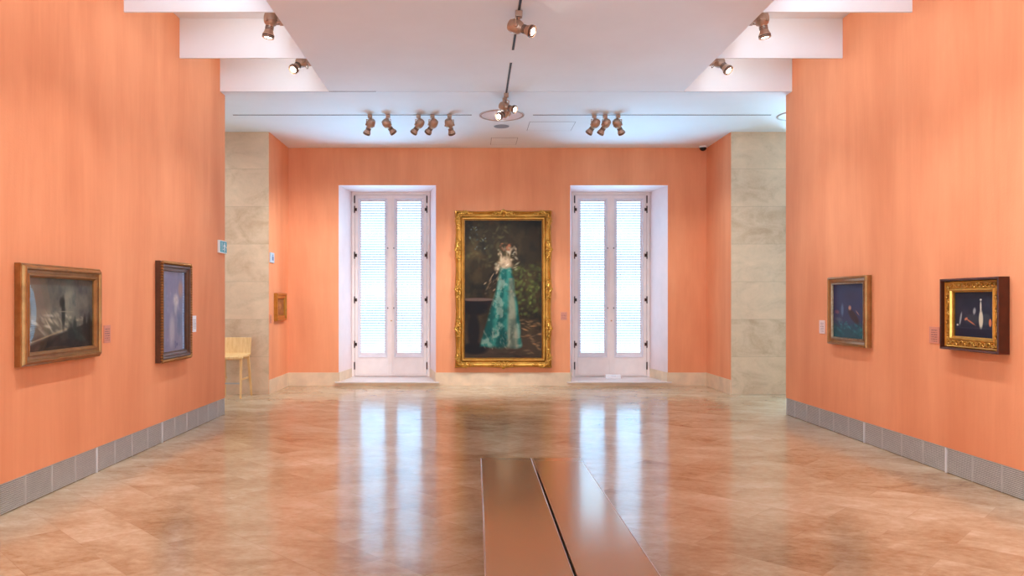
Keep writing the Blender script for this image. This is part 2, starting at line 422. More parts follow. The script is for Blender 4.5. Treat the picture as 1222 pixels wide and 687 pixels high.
# ------------------------------------------------------------------ french windows
def french_window(n, W, label):
    x0, x1 = W[2], W[3]
    wn = bpy.data.objects.new('window_%d' % n, None); COL.objects.link(wn); wn.location = ((x0+x1)/2, YW, SILL)
    wn['kind'] = 'structure'; wn['label'] = label
    cx, hw, hh = (x0+x1)/2, (x1-x0)/2, WTOP - SILL
    # sill slab
    bm = bmesh.new()
    prism(bm, [(W[0]-cx-.06, YB-YW-.06), (W[1]-cx+.06, YB-YW-.06), (W[1]-cx+.06, YB-YW-.001), (W[1]-cx-.001, YB-YW), (x1-cx, 0), (x0-cx, 0), (W[0]-cx+.001, YB-YW), (W[0]-cx-.06, YB-YW-.001)], -.022, 0)
    obj('window_sill', bm, 'marble', wn, smooth=0, bevel=.003)
    bxobj('sill_riser', (W[0]-cx, W[1]-cx, YB-YW-.02, YB-YW+.2, -SILL, -.022), 'base_stone', wn)
    # fixed frame
    ft = .055
    bm = bmesh.new()
    for a, b, c, d in ((-hw, -hw+ft, 0, hh), (hw-ft, hw, 0, hh), (-hw+ft, hw-ft, hh-ft, hh)):
        box(bm, a, b, -.03, .09, c, d)
    for a, b, c, d in ((-hw, -hw+.018, 0, hh), (hw-.018, hw, 0, hh), (-hw+.018, hw-.018, hh-.018, hh)):
        box(bm, a, b, -.045, -.03, c, d)
    box(bm, -hw+ft, hw-ft, 0.0, .09, 0, .015)
    obj('window_frame', bm, 'window_paint', wn, smooth=0, bevel=.003)
    iw = hw - ft - .006; top = hh - ft - .008; bot = .02
    gz0 = 1.56 - (420.5-359.5)*YW/890 - SILL; gz1 = 1.56 + (359.5-240.3)*YW/890 - SILL
    for s in (-1, 1):
        xa, xb = (-iw, -.003) if s < 0 else (.003, iw)
        gx0, gx1 = ((430.8-566)*YW/890, (459.2-566)*YW/890) if s < 0 else ((474-566)*YW/890, (502.2-566)*YW/890)
        c1 = (W1[2]+W1[3])/2; gx0 -= c1; gx1 -= c1
        rec = .055                                      # moulded border round the glass
        ox0, ox1, oz0, oz1 = gx0-rec, gx1+rec, gz0-rec*1.7, gz1+rec
        bm = bmesh.new()
        box(bm, xa, ox0, -.02, .03, bot, top); box(bm, ox1, xb, -.02, .03, bot, top)
        box(bm, ox0, ox1, -.02, .03, bot, oz0); box(bm, ox0, ox1, -.02, .03, oz1, top)
        leaf = obj('casement_leaf', bm, 'window_paint', wn, smooth=0, bevel=.003)
        bm = bmesh.new()                                # raised moulding then sloping bead to the glass
        L = [((ox0, ox1, oz0, oz1), -.02), ((ox0, ox1, oz0, oz1), -.033), ((ox0+.014, ox1-.014, oz0+.014, oz1-.014), -.033),
             ((ox0+.02, ox1-.02, oz0+.02, oz1-.02), -.012), ((gx0+.004, gx1-.004, gz0+.004, gz1-.004), .004), ((gx0, gx1, gz0, gz1), .02)]
        rings = [[bm.verts.new((x, y, z)) for x, z in ((e[0], e[2]), (e[1], e[2]), (e[1], e[3]), (e[0], e[3]))] for e, y in L]
        for a, b in zip(rings, rings[1:]):
            for i in range(4): bm.faces.new((a[i], a[(i+1) % 4], b[(i+1) % 4], b[i]))
        obj('glazing_bead', bm, 'window_lip', leaf, smooth=0)
        bxobj('glass_pane', (gx0, gx1, .012, .016, gz0, gz1), 'glass', leaf)
        # raised bottom panel
        bxobj('kick_panel', (ox0-.0, ox1+.0, -.026, -.02, bot+.03, oz0-.05), 'window_paint', leaf, bevel=.004)
        for zc in (1.56+(359.5-296)*YW/890-SILL, 1.56-(367.4-359.5)*YW/890-SILL):
            bm = bmesh.new(); lathe(bm, (s*.062, -.02, zc), (0, -1, 0), [(0, .014), (.006, .014), (.008, .008), (.02, .008), (.024, .005)], 12)
            obj('bolt_knob', bm, 'dark_metal', leaf)
        if s > 0:
            bxobj('catch_tab', (gx0-.04, gx0+.02, -.03, -.012, 1.56+(359.5-331.8)*YW/890-SILL-.01, 1.56+(359.5-331.8)*YW/890-SILL+.01), 'white', leaf)
        # hinges and edge bolts
        for i, py in enumerate((238, 250, 304.6, 357.6, 410.6, 436)):
            zc = 1.56+(359.5-py)*YW/890-SILL; hl = .075 if i in (0, 5) else .07
            bm = bmesh.new(); xh = s*(hw-ft-.002)
            lathe(bm, (xh, -.036, zc-hl), (0, 0, 1), [(0, .006), (.004, .012), (2*hl-.004, .012), (2*hl, .006)], 10)
            if i not in (0, 5): box(bm, min(xh, xh-s*.045), max(xh, xh-s*.045), -.026, -.021, zc-.03, zc+.03)
            obj('hinge', bm, 'dark_metal', leaf)
    # meeting stile with keyhole
    bm = bmesh.new(); box(bm, -.022, .024, -.034, -.021, bot, top)
    st = obj('meeting_stile', bm, 'window_paint', wn, smooth=0, bevel=.004)
    bm = bmesh.new(); lathe(bm, (.012, -.034, 1.56-(382.5-359.5)*YW/890-SILL), (0, -1, 0), [(0, .014), (.004, .014), (.005, .006)], 12)
    obj('keyhole_plate', bm, 'brass', st)
    # blinds behind the panes
    for s in (-1, 1):
        gx0, gx1 = ((430.8-566)*YW/890, (459.2-566)*YW/890) if s < 0 else ((474-566)*YW/890, (502.2-566)*YW/890)
        c1 = (W1[2]+W1[3])/2; gx0 += cx-c1; gx1 += cx-c1
        t = thing('venetian_blind', 'white slatted blind behind the %s pane of the french window %s the large painting' % ('left' if s < 0 else 'right', 'left of' if n == 1 else 'right of'),
                  'blind', ((gx0+gx1)/2, YW+.062, SILL+gz0), 0, 'venetian blinds behind the french window panes')
        hwid = (gx1-gx0)/2 + .03; ht = gz1-gz0+.03
        bm = bmesh.new(); z = -.02; p = .0505
        while z < ht:
            v = [bm.verts.new(q) for q in ((-hwid, -.010, z), (hwid, -.010, z), (hwid, .004, z+.029), (-hwid, .004, z+.029),
                                           (-hwid, -.008, z), (hwid, -.008, z), (hwid, .006, z+.029), (-hwid, .006, z+.029))]
            for f in ((0,1,2,3),(7,6,5,4),(0,4,5,1),(3,2,6,7)): bm.faces.new([v[i] for i in f])
            z += p
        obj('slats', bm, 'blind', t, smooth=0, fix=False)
        bxobj('head_rail', (-hwid, hwid, -.015, .015, ht, ht+.03), 'white', t)
        for dx in (-hwid*.55, hwid*.55):
            bxobj('ladder_cord', (dx-.0015, dx+.0015, -.016, -.013, -.02, ht), 'white', t)
    return wn
french_window(1, W1, 'tall white french window in a splayed reveal left of the large painting')
french_window(2, W2, 'tall white french window in a splayed reveal right of the large painting')
# small white box on the right sill
t = thing('paper_holder', 'small white box lying on the marble sill of the right french window', 'box', ((731.5-566)*14.35/890, 14.35, SILL))
bxobj('box_body', (-.145, .145, -.04, .04, 0, .075), 'paper', t, bevel=.006)
bxobj('box_label', (-.075, .075, -.042, -.04, .045, .062), 'label_white', t)

# ------------------------------------------------------------------ floor grilles along the side walls
joints = [YE - .012, 8.23, 6.80, 5.37, 3.94, 2.42]
where = ['longest one, ending at the far corner', 'second from the far corner', 'third from the far corner', 'fourth from the far corner']
for side, X, sg in (('left', XL, 1), ('right', XR, -1)):
    for i in range(4):
        y1, y0 = joints[i], joints[i+1]
        t = thing('ventilation_grille', 'grey slatted floor grille of the %s wall, %s' % (side, where[i]), 'grille', (X, y0, 0), 0, 'floor-level ventilation grilles along the side walls')
        Lg = y1 - y0
        bm = bmesh.new(); z = .008
        while z < .222:
            a, b = (-.016, -.004) if sg > 0 else (.004, .016)
            box(bm, a, b, .012, Lg-.002, z, z+.0085); z += .0152
        obj('louvre_slats', bm, 'grille', t, smooth=0)
        q = .36; k = 1
        while k*q < Lg-.1:
            a, b = (-.02, -.0035) if sg > 0 else (.0035, .02)
            bxobj('stiffener', (a, b, k*q-.004, k*q+.004, .004, .224), 'grille', t); k += 1
        a, b = (-.022, .0015) if sg > 0 else (-.0015, .022)
        bxobj('joint_strip', (a, b, 0, .014, 0, .226), 'white', t)
        a, b = (-.029, -.018) if sg > 0 else (.018, .029)
        bxobj('backing', (a, b, 0, Lg, .001, .23), 'grille_back', t)
        if i == 0:
            a, b = (-.03, 0) if sg > 0 else (0, .03)
            bxobj('end_cap', (a, b, Lg-.002, Lg+.002, 0, .226), 'grille', t)

# ------------------------------------------------------------------ picture frames
def sweep_frame(bm, w, h, prof, mi=0, wave=None, nseg=1):
    """prof [(inset from outer edge, height off the wall)]; local x right, z up, y=-height"""
    rings = []
    for ins, ht in prof:
        ring = []
        cs = [(-w/2, -h/2), (w/2, -h/2), (w/2, h/2), (-w/2, h/2)]
        for e in range(4):
            p0, p1 = cs[e], cs[(e+1) % 4]
            for k in range(nseg):
                f = k/nseg
                x = p0[0]+(p1[0]-p0[0])*f; z = p0[1]+(p1[1]-p0[1])*f
                io = ins + (wave(e, f)*max(0, 1-ins/.05) if wave else 0)
                x = max(-w/2+ins, min(w/2-ins, x)); z = max(-h/2+ins, min(h/2-ins, z))
                if e == 0: z = -h/2+io
                elif e == 1: x = w/2-io
                elif e == 2: z = h/2-io
                else: x = -w/2+io
                if k == 0:
                    x = (w/2-ins) * (1 if p0[0] > 0 else -1); z = (h/2-ins) * (1 if p0[1] > 0 else -1)
                ring.append(bm.verts.new((x, -ht, z)))
        rings.append(ring)
    n = len(rings[0])
    for a, b in zip(rings, rings[1:]):
        for i in range(n): bm.faces.new((a[i], a[(i+1) % n], b[(i+1) % n], b[i])).material_index = mi

def spiral(cx, cz, r0, r1, a0, turns, y, n=14, sgn=1):
    out = []
    for i in range(n):
        f = i/(n-1); a = a0 + sgn*2*PI*turns*f; r = r0+(r1-r0)*f
        out.append((cx+math.cos(a)*r, y, cz+math.sin(a)*r))
    return out
def ornament(bm, cx, cz, ang, size, y, corner=False):
    """shell flanked by S-scrolls; ang = outward direction"""
    ca, sa = math.cos(ang), math.sin(ang)
    def P(u, v, dy=0): return (cx + u*(-sa) + v*ca, y-dy, cz + u*ca + v*sa)   # u along the rail, v outward
    for k in range(-3, 4):
        a = k*.36
        u, v = math.sin(a)*size*.42, math.cos(a)*size*.36
        rot = Matrix.Rotation(-(math.atan2(sa, ca) - PI/2 - a), 3, 'Y')
        blob(bm, P(u, v-size*.1, size*.05), (size*.075, size*.10, size*.26), rot, 8)
    blob(bm, P(0, -size*.18, size*.08), (size*.13, size*.13, size*.13), None, 8)
    for s in (-1, 1):
        pts = []; rad = []
        for i in range(22):
            f = i/21
            u = s*size*(.25 + 1.05*f); v = size*(.16*math.sin(f*PI*2.0) - .02)
            pts.append(P(u, v, size*.06*(1-f))); rad.append(size*(.085*(1-f)+.02))
        tube(bm, pts, rad, 6)
        for (uu, vv, rr, tn) in ((.45, -.12, .17, 1.4), (.82, .13, .13, -1.3), (1.12, -.06, .09, 1.2)):
            sp = []
            for i in range(14):
                f = i/13; a = s*2*PI*tn*f+PI/2; r = size*rr*(1-f*.85)
                sp.append(P(s*uu*size+math.cos(a)*r, vv*size+math.sin(a)*r, size*.05))
            tube(bm, sp, [size*.045*(1-.4*i/13) for i in range(14)], 6)
        for uu, vv in ((.62, .2), (.95, -.16), (.3, .3)):
            blob(bm, P(s*uu*size, vv*size, size*.05), (size*.06, size*.06, size*.06), None, 6)

# --- painting surfaces: generic stand-ins made of soft strokes
class Cv:
    def __init__(s, w, h, seed, bg):
        s.w, s.h = w, h; s.r = np.random.default_rng(seed)
        s.X, s.Y = np.meshgrid(np.linspace(0, 1, w), np.linspace(0, 1, h))
        s.asp = h/w; s.a = np.ones((h, w, 3))*np.array(bg)
    def noise(s, fx, fy, oct=4):
        out = np.zeros((s.h, s.w)); amp = 1.0; tot = 0
        for o in range(oct):
            nx, ny = max(2, int(fx*2**o)+2), max(2, int(fy*2**o)+2)
            g = s.r.random((ny, nx))
            xi = s.X*(nx-1.001); yi = s.Y*(ny-1.001); x0 = xi.astype(int); y0 = yi.astype(int)
            fx_, fy_ = xi-x0, yi-y0; fx_ = fx_*fx_*(3-2*fx_); fy_ = fy_*fy_*(3-2*fy_)
            v = (g[y0, x0]*(1-fx_)+g[y0, x0+1]*fx_)*(1-fy_) + (g[y0+1, x0]*(1-fx_)+g[y0+1, x0+1]*fx_)*fy_
            out += v*amp; tot += amp; amp *= .55
        return out/tot
    def mix(s, m, c):
        m = np.clip(m, 0, 1)[..., None]; s.a = s.a*(1-m)+np.array(c)*m
    def blob(s, cx, cy, rx, ry, c, op=1.0, rot=0, edge=.35):
        dx = s.X-cx; dy = (s.Y-cy)*s.asp; ry *= s.asp
        ca, sa = math.cos(rot), math.sin(rot)
        u = (dx*ca+dy*sa)/rx; v = (-dx*sa+dy*ca)/ry
        d = np.sqrt(u*u+v*v); s.mix(op*np.clip((1-d)/edge, 0, 1), c)
    def strokes(s, n, reg, col, ln, wd, op=.6, ang=None, jit=.5):
        for _ in range(n):
            x = s.r.uniform(reg[0], reg[1]); y = s.r.uniform(reg[2], reg[3])
            k = s.r.uniform(1-jit, 1+jit)
            s.blob(x, y, ln*s.r.uniform(.5, 1.3), wd*s.r.uniform(.5, 1.3)/s.asp, [min(1, q*k) for q in col], op*s.r.uniform(.3, 1),
                   (s.r.uniform(0, PI) if ang is None else ang+s.r.normal(0, .25)), .7)
def C3(r, g, b): return [r/255, g/255, b/255]
def art_garden():
    c = Cv(170, 300, 3, C3(46, 36, 22))
    c.mix((c.noise(5, 8)-.48)*2.4, C3(84, 68, 40)); c.mix((c.noise(7, 9)-.55)*3, C3(24, 22, 18))
    c.strokes(90, (.02, .6, .02, .35), C3(84, 82, 50), .05, .025, .45); c.strokes(14, (.05, .3, .05, .22), C3(116, 140, 150), .02, .014, .7)
    c.strokes(110, (.6, 1.0, .32, .70), C3(82, 98, 44), .05, .03, .5); c.strokes(50, (.72, .98, .38, .66), C3(110, 128, 60), .03, .02, .5)
    c.mix(np.clip((c.Y-.70)*5, 0, .8), C3(74, 58, 46))
    c.strokes(40, (.6, 1, .72, .97), C3(178, 134, 92), .06, .016, .55, 0.1); c.strokes(30, (.1, .95, .88, .99), C3(58, 42, 36), .1, .02, .5, 0)
    # dark round basin on a stem
    c.blob(.16, .60, .28, .045, C3(30, 20, 18)); c.blob(.14, .64, .2, .06, C3(22, 15, 14)); c.blob(.12, .8, .09, .16, C3(26, 18, 17)); c.blob(.13, .93, .2, .05, C3(24, 17, 16))
    c.blob(.17, .575, .27, .014, C3(120, 96, 88), .8)
    # flowing turquoise drapery beneath a bank of cream blossom
    t = np.clip((c.Y-.34)/.58, 0, 1); wob = (c.noise(5, 9)-.5)
    cx = .535 - .07*t**1.6 + wob*.03; hw = .085+.03*np.sin(t*3)+.20*t**1.6 + wob*.05
    m = np.clip((hw-np.abs(c.X-cx))/.04, 0, 1)*np.clip((c.Y-.335)/.02, 0, 1)*np.clip((.93-c.Y+wob*.06)/.03, 0, 1)
    fold = .5+.5*np.sin((c.X-cx)/hw*7+c.noise(5, 8)*11)
    c.mix(m, C3(20, 88, 84)); c.mix(m*fold*.6, C3(66, 146, 134)); c.mix(m*(1-fold)*.55*t, C3(16, 56, 58))
    c.mix(m*np.clip((c.noise(12, 16)-.56)*9, 0, 1)*.55, C3(176, 178, 162))
    m2 = np.clip((.04+.05*t-np.abs(c.X-(.60+.02*t)))/.04, 0, 1)*(c.Y > .42)*np.clip((.94-c.Y)/.03, 0, 1); c.mix(m2*.6, C3(134, 116, 98)); c.mix(m2*fold*.4, C3(196, 176, 152))
    c.strokes(60, (.24, .62, .80, .93), C3(140, 132, 120), .035, .012, .4, 1.2)
    for (x, y, rx, ry, k) in ((.52, .325, .14, .035, 1), (.50, .29, .07, .04, 1), (.56, .30, .06, .045, 1), (.57, .215, .05, .035, .9), (.42, .35, .05, .03, .8)):
        c.blob(x, y, rx, ry, C3(216, 184, 154), .75*k, .1, .7)
    c.strokes(60, (.40, .68, .20, .36), C3(224, 194, 166), .04, .018, .5); c.strokes(26, (.46, .60, .17, .22), C3(134, 76, 50), .03, .02, .6)
    c.strokes(14, (.26, .46, .38, .54), C3(206, 170, 140), .045, .014, .7, -.95)
    c.strokes(60, (.02, .98, .02, .98), C3(60, 52, 36), .06, .02, .25); c.a *= np.array([.90, .88, .84])
    return c
def art_harbour():
    c = Cv(200, 124, 5, C3(104, 104, 96))
    c.mix((c.noise(4, 3)-.4)*2, C3(140, 140, 124)); c.mix((c.noise(9, 5)-.5)*2.5, C3(74, 78, 80))
    c.mix(np.clip((c.Y-.52)*4, 0, .55), C3(96, 96, 84))
    c.strokes(70, (.05, .62, .50, .78), C3(196, 194, 170), .07, .018, .55, .45); c.strokes(40, (.5, .98, .55, .82), C3(176, 172, 146), .04, .018, .4, .1)
    m = np.clip((c.Y-(.90-.30*c.X))/.03, 0, 1); c.mix(m*.92, C3(44, 38, 34)); c.strokes(60, (.1, .95, .8, 1), C3(60, 50, 44), .08, .03, .5, -.2)
    m = np.clip(1-np.abs(c.Y-(.885-.30*c.X))/.018, 0, 1)*(c.X < .62); c.mix(m*.8, C3(176, 164, 132))
    for (x, y, rx, ry) in ((.52, .50, .035, .30), (.5, .34, .05, .10), (.63, .80, .07, .20), (.70, .74, .04, .22), (.86, .68, .035, .20), (.94, .72, .05, .26), (.78, .86, .05, .14)):
        c.blob(x, y, rx, ry, C3(40, 38, 36), .85, 0, .5)
    c.blob(.56, .47, .14, .012, C3(150, 146, 128), .7, .03)
    return c
def art_blue():
    c = Cv(110, 152, 8, C3(112, 114, 150))
    c.mix((c.noise(4, 6)-.45)*2.2, C3(138, 132, 162)); c.mix((c.noise(6, 6)-.55)*2.4, C3(84, 88, 130))
    c.blob(.42, .74, .16, .28, C3(182, 176, 186), .8, 0, .6); c.blob(.60, .36, .16, .10, C3(236, 224, 216), .75, .3, .6); c.blob(.58, .46, .09, .12, C3(190, 186, 190), .7, 0, .6)
    c.blob(.30, .25, .10, .12, C3(128, 120, 150), .6, 0, .8); c.blob(.80, .22, .14, .14, C3(176, 128, 104), .8, 0, .6); c.blob(.72, .65, .12, .2, C3(58, 92, 138), .7, 0, .8)
    c.strokes(60, (.2, .9, .2, .95), C3(150, 148, 176), .06, .03, .35, 1.3)
    return c
def art_dusk():
    c = Cv(150, 130, 11, C3(52, 54, 84))
    c.mix((c.noise(3, 4)-.4)*1.8, C3(62, 58, 84)); c.mix(np.clip((c.Y-.66)*4, 0, .85), C3(32, 74, 80)); c.strokes(70, (.05, .98, .7, .98), C3(40, 108, 112), .07, .03, .5, .1)
    c.blob(.30, .48, .055, .15, C3(92, 112, 140), .8, 0, .5); c.blob(.66, .60, .24, .10, C3(58, 34, 30), .9, .55, .4); c.blob(.54, .44, .06, .06, C3(202, 146, 112), .85, 0, .6)
    c.blob(.13, .52, .10, .05, C3(150, 84, 92), .7, .1, .6); c.blob(.18, .66, .16, .05, C3(96, 104, 112), .6, .1, .7); c.blob(.78, .53, .09, .012, C3(220, 160, 120), .7, .6, .6)
    c.blob(.55, .22, .3, .2, C3(56, 46, 66), .6, 0, .9)
    return c
def art_still():
    c = Cv(160, 118, 13, C3(36, 38, 52))
    c.mix((c.noise(3, 3)-.45)*1.6, C3(50, 50, 66)); c.mix(np.clip((c.Y-.76)*14, 0, 1), C3(30, 30, 48)); c.mix(np.clip(1-np.abs(c.Y-.80)/.02, 0, 1)*.4, C3(70, 66, 80))
    c.blob(.44, .60, .24, .14, C3(56, 58, 66), .8, 0, .4); c.blob(.78, .60, .14, .15, C3(60, 64, 72), .8, 0, .3)
    c.blob(.66, .60, .062, .24, C3(204, 196, 172), 1, 0, .35); c.blob(.655, .32, .026, .17, C3(210, 202, 182), 1, 0, .5); c.blob(.655, .17, .032, .025, C3(220, 214, 200), 1, 0, .4)
    c.blob(.15, .60, .028, .19, C3(150, 158, 160), .9, .24, .4); c.blob(.50, .42, .045, .10, C3(176, 178, 174), .8, .2, .5)
    c.blob(.40, .66, .17, .022, C3(190, 112, 78), .9, .42, .5); c.blob(.29, .60, .055, .035, C3(200, 120, 84), .9, -.4, .5)
    c.blob(.88, .67, .04, .10, C3(214, 124, 84), .95, 0, .3); c.blob(.07, .74, .03, .028, C3(226, 222, 210), .9, 0, .4)
    return c
def art_amber():
    c = Cv(70, 50, 17, C3(150, 92, 52)); c.mix((c.noise(4, 3)-.4)*2, C3(192, 128, 78)); c.strokes(20, (.1, .9, .3, .9), C3(110, 64, 36), .1, .06, .5)
    c.blob(.5, .45, .2, .25, C3(206, 150, 100), .6, 0, .7)
    return c

def canvas(cv, w, h, depth, parent, bulge=0.0, name='canvas'):
    n, m = cv.w, cv.h
    me = bpy.data.meshes.new(name)
    xs = (np.linspace(0, 1, n)-.5)*w; zs = (.5-np.linspace(0, 1, m))*h
    X, Z = np.meshgrid(xs, zs); co = np.stack([X, np.full_like(X, -depth), Z], -1).reshape(-1, 3)
    i = np.arange(m-1)[:, None]*n + np.arange(n-1)[None, :]
    fc = np.stack([i+n, i+n+1, i+1, i], -1).reshape(-1, 4)
    me.from_pydata(co.tolist(), [], fc.tolist())
    a = np.clip(cv.a, 0, 1); lin = np.where(a <= .04045, a/12.92, ((a+.055)/1.055)**2.4)
    at = me.color_attributes.new('paint', 'FLOAT_COLOR', 'POINT')
    at.data.foreach_set('color', np.concatenate([lin, np.ones((m, n, 1))], -1).astype(np.float32).ravel())
    me.materials.append(M['paint'])
    o = bpy.data.objects.new(name, me); COL.objects.link(o); o.parent = parent
    sd = o.modifiers.new('thickness', 'SOLIDIFY'); sd.thickness = .004; sd.offset = -1
    return o
def pane(w, h, depth, parent, bulge=0.0):
    bm = bmesh.new(); n = 24
    g = [[bm.verts.new(((i/n-.5)*w, -depth - bulge*(1-(2*i/n-1)**2)*(1-(2*j/n-1)**2*.6), (j/n-.5)*h)) for i in range(n+1)] for j in range(n+1)]
    for j in range(n):
        for i in range(n): bm.faces.new((g[j][i], g[j][i+1], g[j+1][i+1], g[j+1][i]))
    return obj('glass_pane', bm, 'picture_glass', parent, smooth=3.0, fix=False)
LROT, RROT = PI/2, -PI/2

# A: dark harbour-like picture, near left
t = thing('framed_painting', 'wide dark grey stormy painting in a gilt frame on the left wall', 'painting', (XL, 6.17, 1.457), LROT)
bm = bmesh.new(); sweep_frame(bm, 1.185, .785, [(0, 0), (0, .045), (.006, .052), (.012, .05), (.02, .066), (.032, .078), (.042, .076), (.05, .062), (.072, .058), (.08, .066), (.09, .064), (.104, .045), (.104, .02)])
obj('frame', bm, 'gold_dark', t, smooth=.5)
canvas(art_harbour(), .99, .59, .030, t); pane(.985, .585, .036, t, .007)
bxobj('backing_board', (-.55, .55, -.02, -.002, -.35, .35), 'dark_wood', t)
# B: blue-violet picture with rope moulding
t = thing('framed_painting', 'upright bluish-violet painting in a dark rope-edged wooden frame on the left wall', 'painting', (XL, 8.465, 1.447), LROT)
wB, hB = .85, 1.11
bm = bmesh.new(); sweep_frame(bm, wB, hB, [(0, 0), (0, .05), (.008, .06), (.02, .066), (.03, .062), (.04, .074), (.06, .072), (.07, .058), (.09, .05), (.10, .052), (.108, .04), (.108, .02)])
obj('frame', bm, 'walnut', t, smooth=.5)
bm = bmesh.new()
def bead_run(x0, z0, x1, z1, n):
    for i in range(n):
        f = (i+.5)/n; x = x0+(x1-x0)*f; z = z0+(z1-z0)*f
        rot = Matrix.Rotation(.6 if abs(x1-x0) < .01 else .6+PI/2, 3, 'Y')
        blob(bm, (x, -.069, z), (.021, .019, .0125), rot, 8)
e = .016
bead_run(-wB/2+e, -hB/2+e, -wB/2+e, hB/2-e, 36); bead_run(wB/2-e, -hB/2+e, wB/2-e, hB/2-e, 36)
bead_run(-wB/2+e, hB/2-e, wB/2-e, hB/2-e, 28); bead_run(-wB/2+e, -hB/2+e, wB/2-e, -hB/2+e, 28)
obj('rope_moulding', bm, 'gold_dark', t, smooth=1.2)
canvas(art_blue(), .64, .90, .03, t); pane(.638, .898, .036, t, .0)
bxobj('backing_board', (-.38, .38, -.02, -.002, -.5, .5), 'dark_wood', t)
# C: dark blue and teal picture, far right
t = thing('framed_painting', 'dark blue and teal painting in a thin gilt frame on the right wall', 'painting', (XR, 8.51, 1.45), RROT)
bm = bmesh.new(); sweep_frame(bm, .885, .79, [(0, 0), (0, .05), (.006, .066), (.02, .07), (.028, .056), (.055, .046), (.062, .054), (.072, .05), (.082, .035), (.082, .02)])
obj('frame', bm, 'gold_dark', t, smooth=.5)
bm = bmesh.new(); sweep_frame(bm, .735, .64, [(0, .03), (0, .053), (.01, .055), (.014, .04), (.014, .02)])
obj('sight_edge', bm, 'silver_gold', t, smooth=.5)
canvas(art_dusk(), .715, .62, .03, t)
bxobj('backing_board', (-.40, .40, -.02, -.002, -.36, .36), 'dark_wood', t)
# D: still life in a shadow box, near right
t = thing('framed_painting', 'small dark still life in ornate gold within a deep box frame', 'painting', (XR, 6.368, 1.447), RROT)
wD, hD = .755, .628
bm = bmesh.new(); sweep_frame(bm, wD, hD, [(0, 0), (0, .088), (.003, .092), (.014, .092), (.018, .088), (.020, .088), (.020, .012)])
obj('box_frame', bm, 'dark_wood', t, smooth=.4)
g = bmesh.new(); sweep_frame(g, wD-.042, hD-.042, [(0, .012), (0, .058), (.008, .064), (.018, .056), (.04, .052), (.066, .056), (.074, .066), (.084, .066), (.09, .05), (.10, .044), (.10, .02)])
fr = obj('gold_frame', g, 'gold_bright', t, smooth=.5)
bm = bmesh.new()
def scroll_run(x0, z0, x1, z1, n, r):
    dx, dz = (x1-x0)/n, (z1-z0)/n; L = math.hypot(dx, dz); ux, uz = dx/L, dz/L
    for i in range(n):
        cx, cz = x0+dx*(i+.5), z0+dz*(i+.5); s = 1 if i % 2 else -1
        pts = []
        for k in range(18):
            f = k/17
            if f < .5:
                a = f*2; u = (-.5+a*.7)*L; v = s*r*math.sin(a*PI)*.9
            else:
                a = (f-.5)*2; u = (.2+.14*math.cos(a*5.5))*L; v = s*r*(.55*math.sin(a*5.5))
            pts.append((cx+ux*u-uz*v, -.060, cz+uz*u+ux*v))
        tube(bm, pts, [.0072*(1-.45*k/17) for k in range(18)], 6)
        for (du, dv) in ((.1, -.7), (-.3, .75), (.38, .6)):
            blob(bm, (cx+ux*du*L-uz*s*r*dv, -.058, cz+uz*du*L+ux*s*r*dv), (.008, .006, .0055), Matrix.Rotation(i*.9+du, 3, 'Y'), 6)
ix, iz, rr = wD/2-.064, hD/2-.064, .020
scroll_run(-ix, iz, ix, iz, 11, rr); scroll_run(-ix, -iz, ix, -iz, 11, rr); scroll_run(-ix, -iz, -ix, iz, 9, rr); scroll_run(ix, -iz, ix, iz, 9, rr)
obj('scrollwork', bm, 'gold_bright', fr, smooth=1.2)
canvas(art_still(), .515, .385, .03, t)
bxobj('backing_board', (-.355, .355, -.011, -.001, -.29, .29), 'dark_wood', t)
# E: small picture in the alcove
t = thing('framed_painting', 'small amber painting in a gilt frame beside the left french window', 'painting', (XL, 13.13, 1.462), LROT)
bm = bmesh.new(); sweep_frame(bm, .66, .485, [(0, 0), (0, .05), (.01, .062), (.03, .06), (.045, .045), (.07, .05), (.085, .05), (.1, .03), (.1, .02)])
obj('frame', bm, 'gold', t, smooth=.5)
canvas(art_amber(), .47, .295, .024, t)
bxobj('backing_board', (-.3, .3, -.018, -.002, -.21, .21), 'dark_wood', t)
# F: the large picture on the back wall
wF, hF = 1.79, 2.90
t = thing('framed_painting', 'large tall dark garden painting with a turquoise centre in an ornate gold frame', 'painting', ((600.8-566)*13.68/890, YB, 1.56+(359.5-344.8)*13.68/890))
def wave(e, f):
    k = 2 if e in (0, 2) else 4
    return .016*(.5-.5*math.cos(2*PI*k*f))
bm = bmesh.new(); sweep_frame(bm, wF, hF, [(0, 0), (0, .06), (.012, .095), (.03, .10), (.045, .085), (.07, .062), (.10, .058), (.125, .066), (.14, .08), (.155, .078), (.17, .06), (.178, .05), (.178, .02)], wave=wave, nseg=40)
fr = obj('frame', bm, 'gold', t, smooth=.7)
spots = [(sx*(wF/2-.10), sz*(hF/2-.10), math.atan2(sz, sx), .155) for sx in (-1, 1) for sz in (-1, 1)]
spots += [(0, s*(hF/2-.07), s*PI/2, .16) for s in (-1, 1)]
spots += [(s*(wF/2-.07), q*hF*.25, 0 if s > 0 else PI, .15) for s in (-1, 1) for q in (-1, 0, 1)]
for (x, z, a, sz) in spots[:4]:
    bm = bmesh.new(); ornament(bm, x, z, a, sz*.8, -.105)
    ornament(bm, x - math.copysign(.12, x), z+math.copysign(.03, z), PI/2 if z > 0 else -PI/2, sz*.74, -.10)
    ornament(bm, x+math.copysign(.03, x), z - math.copysign(.14, z), 0 if x > 0 else PI, sz*.74, -.10)
    obj('corner_ornament', bm, 'gold_bright', fr, smooth=1.3)
for (x, z, a, sz) in spots[4:]:
    bm = bmesh.new(); ornament(bm, x, z, a, sz*1.15, -.10); obj('centre_ornament', bm, 'gold_bright', fr, smooth=1.3)
bm = bmesh.new(); sweep_frame(bm, wF-.35, hF-.35, [(0, .03), (0, .05), (.008, .052), (.012, .04), (.012, .03)])
